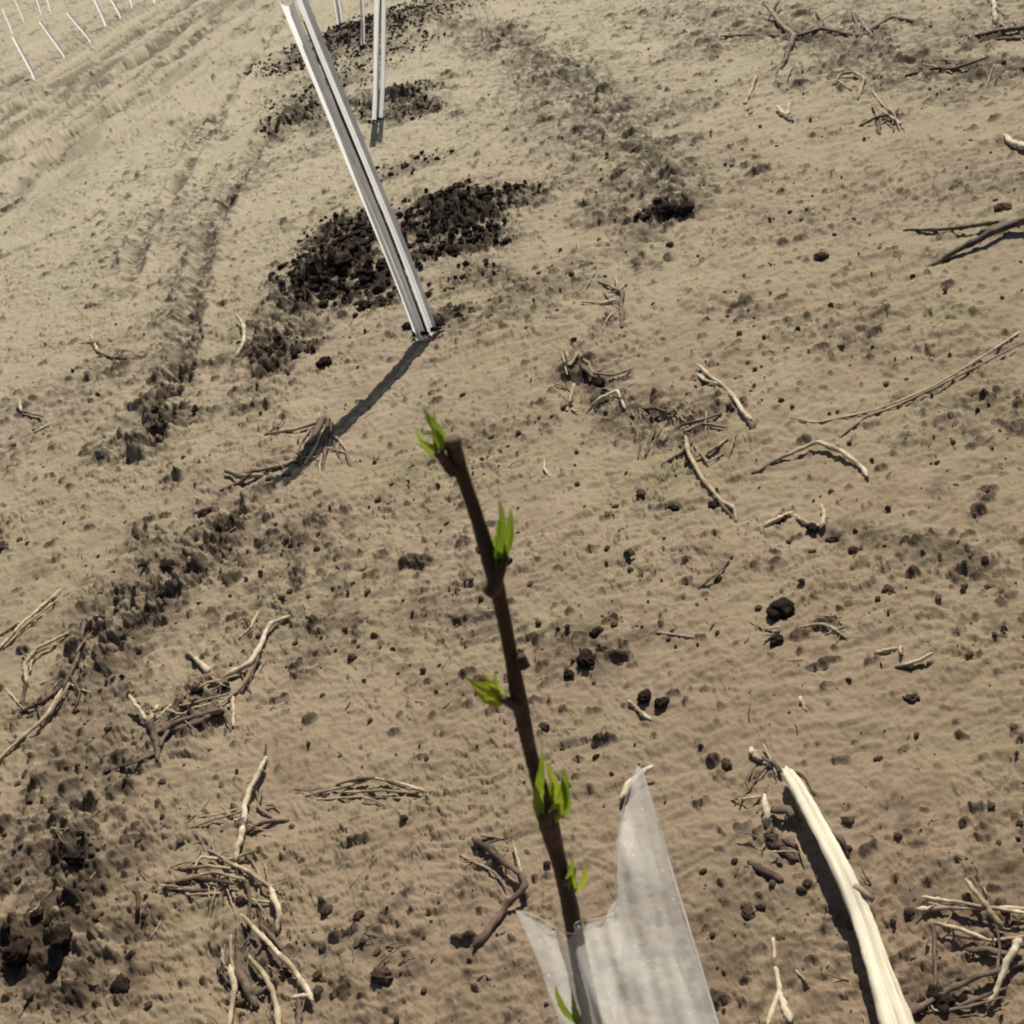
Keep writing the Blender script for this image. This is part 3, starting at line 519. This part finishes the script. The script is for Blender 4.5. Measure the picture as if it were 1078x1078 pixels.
# ------------------------------------------------------------------ individual clods
icoV, icoF = ico(4)
def clod(px, py, w, label, m='clod', h=.62, seed=0):
    r = px_r(px, py, w); q = at(px, py); n = icoV*1.0; k = .6/1.0; s = seed*3.7+px*.01
    d = fbm(n[:,0]*1.6+s, n[:,1]*1.6+n[:,2]*1.3, 5+seed, 4, .6)+.5*fbm(n[:,2]*2+s, n[:,0]*2, 9+seed, 3)
    n = n*(1+.30*d)[:, None]*r*.88*np.array([1.2, .9, h]); th = px*.7; c, sn = math.cos(th), math.sin(th)
    n = np.stack([n[:,0]*c-n[:,1]*sn, n[:,0]*sn+n[:,1]*c, n[:,2]], 1)
    o = mesh_obj('soil_clod', n, icoF, M[m]); o.location = (q.x, q.y, q.z+r*h*.45); return tag(o, label, 'clod', 'loose dark clods of soil')
CL = [
 (822,645,30,'biggest lone dark clod, in open soil right of the sapling','damp'),(818,676,16,'small flat dark clod just below the biggest lone clod','damp'),
 (1057,222,20,'round brown clod above the curved branch at the right edge','clod'),(630,405,18,'dark clod wrapped in curled roots above centre','damp'),
 (675,521,12,'small dark clod left of the round black one below the rootlets','clod'),(709,537,14,'round black clod left of the hooked end of the pale straw','damp'),
 (751,533,13,'dark clod touching the hooked end of the pale straw','damp'),(822,549,16,'dark clod under the split pale chip','damp'),(855,557,14,'dark clod under the looped pale husk','damp'),
 (880,568,13,'small black clod right below the looped pale husk','clod'),(898,580,10,'small clod at the left end of the crumb patch on the right','clod'),
 (629,667,15,'uppermost dark clod of the group right of the sapling stem','damp'),(617,697,22,'largest dark clod of the group right of the sapling stem','damp'),(633,686,11,'smallest clod of the group right of the sapling stem','damp'),(599,711,13,'lowest dark clod of the group right of the sapling stem','damp'),
 (679,735,17,'left clod of the dark pair above the white sliver','damp'),(696,742,16,'right clod of the dark pair above the white sliver','damp'),
 (573,766,12,'dark clod close to the right of the sapling stem','clod'),(765,806,13,'dark clod left of the top end of the big log','clod'),(925,800,10,'tiny clod alone on smooth soil right of the big log','clod'),
 (788,963,16,'dark clod between the milky guard and the big log','clod'),(960,737,16,'dark crumbly clod above and right of the big log','clod'),(935,623,14,'flat left clod in open soil at the right','clod'),
 (700,226,26,'black clod at the end of the rough ridge in the upper field','damp'),(722,222,18,'black clod right beside the one ending the rough ridge','damp'),
 (655,560,8,'small clod in smooth soil above centre right of the sapling','clod'),(663,583,12,'dark clod level with the twin leaves of the sapling','clod'),
 (865,272,15,'dark oblong clod alone in the upper right field','clod'),(342,383,16,'rounded black clod below the left dug soil heap','damp'),
 (128,1040,24,'dark jagged clod near the bottom edge in the lower left','damp'),(403,1030,24,'dark clod near the bottom edge left of the milky guard','clod'),
 (378,965,13,'small clod above the dark one left of the milky guard','clod'),(345,960,15,'crumbly clod left of the straw pile with small straws','clod'),
 (80,905,22,'large dark lump at the left below the crumbly strip','damp'),(20,1005,30,'large black lump in the lower left corner','damp'),(65,988,26,'crumbly dark lump right of the large corner lump','damp'),
 (600,290,10,'small clod in the upper middle','clod'),(0,578,18,'dark clod cut by the left edge of the frame','clod'),(216,541,15,'dark clod above the crumbly strip on the left','clod'),
 (705,258,8,'tiny clod just below the black clods of the rough ridge','clod'),(371,693,11,'dark clod at the end of a thin rootlet left of the sapling','clod'),
 (990,1052,26,'dark clod under the stalk tangle at the lower right','damp'),(1060,1000,24,'dark clod behind the stalk tangle at the lower right edge','damp'),
]
for i, (x, y, w, l, m) in enumerate(CL): clod(x, y, w, l, m, seed=i)

# ------------------------------------------------------------------ near sapling
YS = .55
def build_sapling():
    root = empty('sapling', Vector((-.03, YS, 0))); tag(root, 'young sapling, bare dark brown stem with opening green buds, in the nearest milky guard', 'sapling'); o0 = root.location
    px = [(476,466,20),(486,498,17),(502,545,16),(517,595,20),(528,640,17),(538,690,16),(546,735,20),(558,790,16),(570,835,18),(578,868,24),(588,905,18),(598,945,19),(610,1010,21),(624,1078,23),(664,1260,34),(720,1560,36)]
    P = [Vector(atY(x, y, YS)) for x, y, w in px]; rr = [w*.46*float((np.array(p)-CAM)@F)/FPX for p, (x, y, w) in zip(P, px)]
    P.append(Vector((P[-1].x, YS, -.02))); rr.append(rr[-1])
    V, Fc = [], []; tube(P, rr, 16, 150, .035, .035, V=V, Fc=Fc)
    mesh_obj('stem', localise(V, o0), Fc, M['bark'], root)
    c = P[0]; ax = (P[0]-P[1]).normalized()
    V, Fc = [], []; tube([c-ax*.001, c+ax*.0015, c+ax*.003], [rr[0]*1.08, rr[0]*1.05, rr[0]*.55], 12, 4, .12, V=V, Fc=Fc)
    mesh_obj('cut_end', localise(V, o0), Fc, M['cut'], root)
    # bud stubs
    def stub(a, b, w0, w1):
        A, B = Vector(atY(*a, YS-.003)), Vector(atY(*b, YS-.004)); V, Fc = [], []
        k = .65/FPX*.5; tube([A, (A+B)/2, B], [w0*k, (w0+w1)*.5*k, w1*k], 9, 8, .1, V=V, Fc=Fc); mesh_obj('bud_scale', localise(V, o0), Fc, M['bark'], root)
    stub((517,625),(530,585),18,13); stub((478,498),(461,476),13,10); stub((548,745),(528,735),16,9); stub((572,862),(584,848),22,16); stub((595,925),(602,915),16,12); stub((546,690),(551,702),14,16)
    def leaf(base, tip, w, m, yoff=0., curl=.25, fold=.5, seed=0):
        """one young leaf blade with a midrib fold; base/tip as seen, at the stem's distance"""
        A = Vector(atY(*base, YS+yoff)); B = Vector(atY(*tip, YS+yoff-.004)); ax = B-A; L = ax.length; T = ax.normalized()
        Vw = (Vector(CAM)-A).normalized(); Sd = T.cross(Vw).normalized(); Nn = Sd.cross(T).normalized(); rs = random.Random(seed)
        tip = tip; th = rs.uniform(-1.0, 1.0); Sd, Nn = Sd*math.cos(th)+Nn*math.sin(th), Nn*math.cos(th)-Sd*math.sin(th)
        hw = w*.42*.65/FPX; V, Fc = [], []; nl, nw = 14, 6
        for i in range(nl+1):
            t = i/nl; wd = hw*math.sin(math.pi*min(1, t*.93+.07)**.8)**.8*(1 if i < nl else .05)
            c = A+ax*t+Nn*curl*L*math.sin(t*2.6)*.35+Sd*L*.06*math.sin(t*4+seed)
            for j in range(nw+1):
                u = j/nw*2-1; ser = 1+.12*math.sin(i*2.4+seed)*abs(u)
                V.append(c+Sd*u*wd*ser+Nn*(abs(u)*wd*fold+.15*wd*math.sin(t*9+u*3+seed)))
        for i in range(nl):
            for j in range(nw): a = i*(nw+1)+j; Fc.append((a, a+1, a+nw+2, a+nw+1))
        return mesh_obj('leaf', localise(V, o0), Fc, M[m], root)
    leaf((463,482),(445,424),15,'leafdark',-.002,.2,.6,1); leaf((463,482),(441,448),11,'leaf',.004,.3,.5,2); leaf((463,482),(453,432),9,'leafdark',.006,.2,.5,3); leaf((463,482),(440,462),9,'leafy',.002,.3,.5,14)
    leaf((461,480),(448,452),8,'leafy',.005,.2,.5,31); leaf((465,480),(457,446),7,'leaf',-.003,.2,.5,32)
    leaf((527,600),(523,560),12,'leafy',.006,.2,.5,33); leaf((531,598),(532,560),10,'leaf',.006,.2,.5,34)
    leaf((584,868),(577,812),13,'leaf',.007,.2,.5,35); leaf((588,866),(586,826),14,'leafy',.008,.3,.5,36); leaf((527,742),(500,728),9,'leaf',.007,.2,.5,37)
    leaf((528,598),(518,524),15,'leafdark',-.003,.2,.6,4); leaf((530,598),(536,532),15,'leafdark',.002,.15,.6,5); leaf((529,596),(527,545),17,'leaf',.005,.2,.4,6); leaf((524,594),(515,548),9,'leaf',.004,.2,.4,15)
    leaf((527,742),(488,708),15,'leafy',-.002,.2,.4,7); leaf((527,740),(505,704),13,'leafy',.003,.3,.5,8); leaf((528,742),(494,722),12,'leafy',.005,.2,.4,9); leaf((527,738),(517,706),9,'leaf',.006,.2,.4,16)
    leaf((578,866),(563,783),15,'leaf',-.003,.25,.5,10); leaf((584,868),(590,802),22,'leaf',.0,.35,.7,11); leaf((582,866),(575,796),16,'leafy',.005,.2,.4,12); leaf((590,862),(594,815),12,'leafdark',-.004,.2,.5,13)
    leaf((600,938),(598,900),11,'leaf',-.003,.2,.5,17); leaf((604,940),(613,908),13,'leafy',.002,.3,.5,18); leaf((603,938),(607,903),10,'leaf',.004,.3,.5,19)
    leaf((606,1078),(590,1036),18,'leaf',-.009,.2,.4,20); leaf((608,1085),(600,1040),14,'leafdark',-.009,.2,.4,21)
build_sapling()

# ------------------------------------------------------------------ near guard: milky flattened film sleeve, torn top
def build_near_guard():
    YG = .560; cL = Vector(atY(541,955,YG)); cR = Vector(atY(716,945,YG))
    cx = (cL.x+cR.x)/2; hw = (cR.x-cL.x)/2; ct = .5*(cL.z+cR.z)
    root = empty('tree_guard', Vector((cx, YG, 0))); tag(root, 'milky translucent film guard with a tall torn corner, nearest to the camera', 'tree guard'); o0 = root.location
    # top outline across the sleeve as pixels -> height
    prof = [(-1,962),(-.93,950),(-.7,945),(-.5,952),(-.36,950),(-.3,938),(.05,930),(.24,916),(.34,896),(.48,868),(.66,838),(.86,812),(.96,805),(1,812)]
    lx = lambda u, z: cx+u*hw
    def z_at(u, py):
        # height at which the vertical through u is seen on image row py
        x = cx+u*hw; lo, hi = 0., 1.3
        for _ in range(40):
            m = (lo+hi)/2; v = np.array([x, YG, m])-CAM; yy = 539-FPX*(v@UP)/(v@F)
            if yy > py: lo = m
            else: hi = m
        return lo
    pu = [p[0] for p in prof]; pz = [z_at(u, y) for u, y in prof]
    low = z_at(-1, 965)
    nu, nz = 96, 60; V, Fc = [], []
    for i in range(nu+1):
        a = i/nu; 
        if a <= .5: u = -1+4*a; front = True          # front sheet, left to right
        else: u = 3-4*a; front = False                # back sheet, right to left
        ph = u*math.pi/2; dy = abs(math.cos(ph))**.6*(-.030 if front else .022)
        ztop = np.interp(u, pu, pz) if front else np.interp(u, pu, pz)-np.interp(u, [-1,-.8,0,.5,.9,1], [0,.055,.055,.03,.008,0])+.002*math.sin(u*21)
        for j in range(nz+1):
            t = j/nz; z = .01+(ztop-.01)*(1-(1-t)**1.6)
            spike = max(0, (z-ct)/.09)
            w = hw*(1+.02*math.sin(z*23)+.012*math.sin(z*61+1)+.006*math.sin(z*143)); wob = .0022*math.sin(z*37+u*3)+.0016*math.sin(z*71+u*7+1)+.0014*math.sin(u*13+z*9)+.0008*math.sin(u*29-z*31)
            fold = -.004*math.exp(-((u+.5)/.06)**2) if front else 0
            V.append(Vector((cx+u*w, YG+dy*(1-.5*min(1, spike))+wob+fold, z)))
    for i in range(nu):
        for j in range(nz): b = i*(nz+1)+j; Fc.append((b, b+nz+1, b+nz+2, b+1))
    mesh_obj('sleeve', localise(V, o0), Fc, M['film'], root)
    # thick glossy rims along the torn edge and the right fold
    V, Fc = [], []; P = [Vector((cx+u*hw, YG-.030*abs(math.cos(u*math.pi/2))**.6*(.5 if z > ct+.03 else .9), z)) for u, z in zip(pu, pz)]
    tube(P, .0003, 5, 60, .05, V=V, Fc=Fc); mesh_obj('torn_edge', localise(V, o0), Fc, M['guard'], root)
    V, Fc = [], []; P = [Vector((cx+hw*1.0, YG, z)) for z in np.linspace(.02, pz[-1], 12)]
    tube(P, .0007, 5, 40, .05, V=V, Fc=Fc); mesh_obj('fold_edge', localise(V, o0), Fc, M['guard'], root)
build_near_guard()

# ------------------------------------------------------------------ the other guards down the row
def guard(base, top, h, w, label, group, detail=True, wtop=None, name='tree_guard'):
    """folded white film sleeve: two bright folded lobes with a dark gap; base/top pixel positions, h height in m"""
    B = at(*base); d = ray(*top); d = np.array(d)
    T = Vector(CAM+d*(B.y/d[1]))
    root = empty(name, B); tag(root, label, 'tree guard', group); ax = (T-B); k = 1
    vx = Vector((1, .15, 0)).normalized(); vy = Vector((-.15, 1, 0)); wt = wtop or w
    def lobe(nm, u0, u1, dep, m):
        V, Fc = [], []; nz, nu = 26, 8
        for j in range(nz+1):
            t = j/nz; ww = w+(wt-w)*t; ww *= 1+.05*math.sin(t*9+u0*5); c = ax*t-Vector((0,0,.02))*(1-t); c += vx*.006*math.sin(t*5)
            for i in range(nu*2):
                a = math.pi+(i/(nu*2-1))*math.pi; um = (u0+u1)/2; uh = (u1-u0)/2
                z = .02*math.cos(a*1.0+u0*3) if j == nz else 0; ww2 = 1+.25*math.sin(a*5+u0*9+t*2)
                V.append(c+vx*ww*(um+uh*math.cos(a))+vy*ww*dep*math.sin(a)*ww2+Vector((0,0,z)))
        n2 = nu*2
        for j in range(nz):
            for i in range(n2-1): a = j*n2+i; b = a+1; Fc.append((a, b, b+n2, a+n2))
        mesh_obj(nm, V, Fc, m, root)
    if detail:
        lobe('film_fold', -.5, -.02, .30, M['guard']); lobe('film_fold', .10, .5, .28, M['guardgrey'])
        V, Fc = [], []; tube([Vector((0,.012,-.03))+vx*w*.04, ax*.5+vx*w*.04+Vector((0,.012,0)), ax*.93+vx*w*.04+Vector((0,.012,0))], .006, 7, 10, .1, V=V, Fc=Fc); mesh_obj('inner_stem', V, Fc, M['bark'], root)  # sapling stem recessed between the folds, seen as a dark line
        V, Fc = [], []
        for q in range(7):
            a = q*.9; p = Vector((math.cos(a)*w*.45, math.sin(a)*w*.35, .004)); tube([p, p*1.2+Vector((0,0,.008)), p*1.4+vx*.02], [.006,.008,.004], 5, 5, .25, V=V, Fc=Fc)
        mesh_obj('soil_collar', V, Fc, M['damp'], root)
    else: lobe('film_fold', -.5, .5, .4, M['guard'])
    return root
GR = 'white tree guards standing along the planted row'
guard((448,350),(309,-6),1.0,.072,'tall white folded guard leaning left, second in the row behind the milky one',GR)
guard((395,128),(402,-40),1.0,.068,'white guard standing almost upright with a dark soil patch at its base',GR)
guard((381,50),(378,-70),.95,.03,'narrow far white guard just left behind the upright one',GR)
guard((358,27),(340,-90),.95,.06,'far white guard partly hidden behind the tall leaning one',GR)
GL = 'small white guards in the distant side rows'
L1 = [((37,84),(14,37),'lowest of the small white guards at the top left'),((70,62),(42,21),'second small white guard from the lowest at the top left'),((97,45),(71,12),'third small white guard from the lowest at the top left'),
      ((112,29),(99,-4),'fourth small white guard from the lowest, cut by the top edge'),((128,20),(113,-10),'fifth small white guard from the lowest, cut by the top edge'),((139,8),(131,-22),'sixth small white guard from the lowest, only its foot showing'),
      ((163,5),(156,-22),'rightmost small white guard in the top left, only its foot showing')]
for i, (b, t, l) in enumerate(L1):
    g = at0(*b); n = .42
    guard(b, t, .43, .038, l, GL, detail=False)
L2 = [((25,22),(11,-12),'faint guard nearest the corner in the farthest row'),((43,16),(35,-14),'middle faint guard of the farthest row in the top left'),((53,13),(45,-16),'rightmost faint guard of the farthest row in the top left'),((13,36),(3,8),'faint guard of the farthest row beside the left edge')]
for b, t, l in L2: guard(b, t, .45, .03, l, GL, detail=False)

# ------------------------------------------------------------------ camera, light, world
cd = bpy.data.cameras.new('camera'); cam = bpy.data.objects.new('camera', cd); COL.objects.link(cam)
R3 = Matrix((RT, UP, -F)).transposed(); cam.matrix_world = Matrix.Translation(Vector(CAM)) @ R3.to_4x4()
cd.sensor_width = 36; cd.lens = 36*FPX/1078; cd.clip_start = .02; cd.clip_end = 3000
cd.dof.use_dof = True; cd.dof.focus_distance = 2.2; cd.dof.aperture_fstop = 24
S.camera = cam
sun_dir = Vector((.53, .85, 0)).normalized(); EL = math.radians(52)
sv = Vector((sun_dir.x*math.cos(EL), sun_dir.y*math.cos(EL), math.sin(EL)))
ld = bpy.data.lights.new('sun', 'SUN'); ld.energy = 5.0; ld.angle = math.radians(.53); ld.color = (1, .95, .87)
lo = bpy.data.objects.new('sun', ld); COL.objects.link(lo); lo.rotation_euler = sv.to_track_quat('Z', 'Y').to_euler()
W = bpy.data.worlds.new('World'); S.world = W; W.use_nodes = True; nt = W.node_tree
sk = nt.nodes.new('ShaderNodeTexSky'); sk.sky_type = 'NISHITA'; sk.sun_disc = False; sk.sun_elevation = EL; sk.sun_rotation = math.atan2(sun_dir.x, sun_dir.y)
nt.links.new(sk.outputs[0], nt.nodes['Background'].inputs[0]); nt.nodes['Background'].inputs[1].default_value = .055
S.view_settings.view_transform = 'Standard'; S.view_settings.look = 'None'; S.view_settings.exposure = 0
S.render.engine = 'CYCLES'; S.cycles.max_bounces = 8; S.cycles.transparent_max_bounces = 16
try: S.cycles.filter_width = 2.0
except Exception: pass
S.render.resolution_x = 1024; S.render.resolution_y = 1024
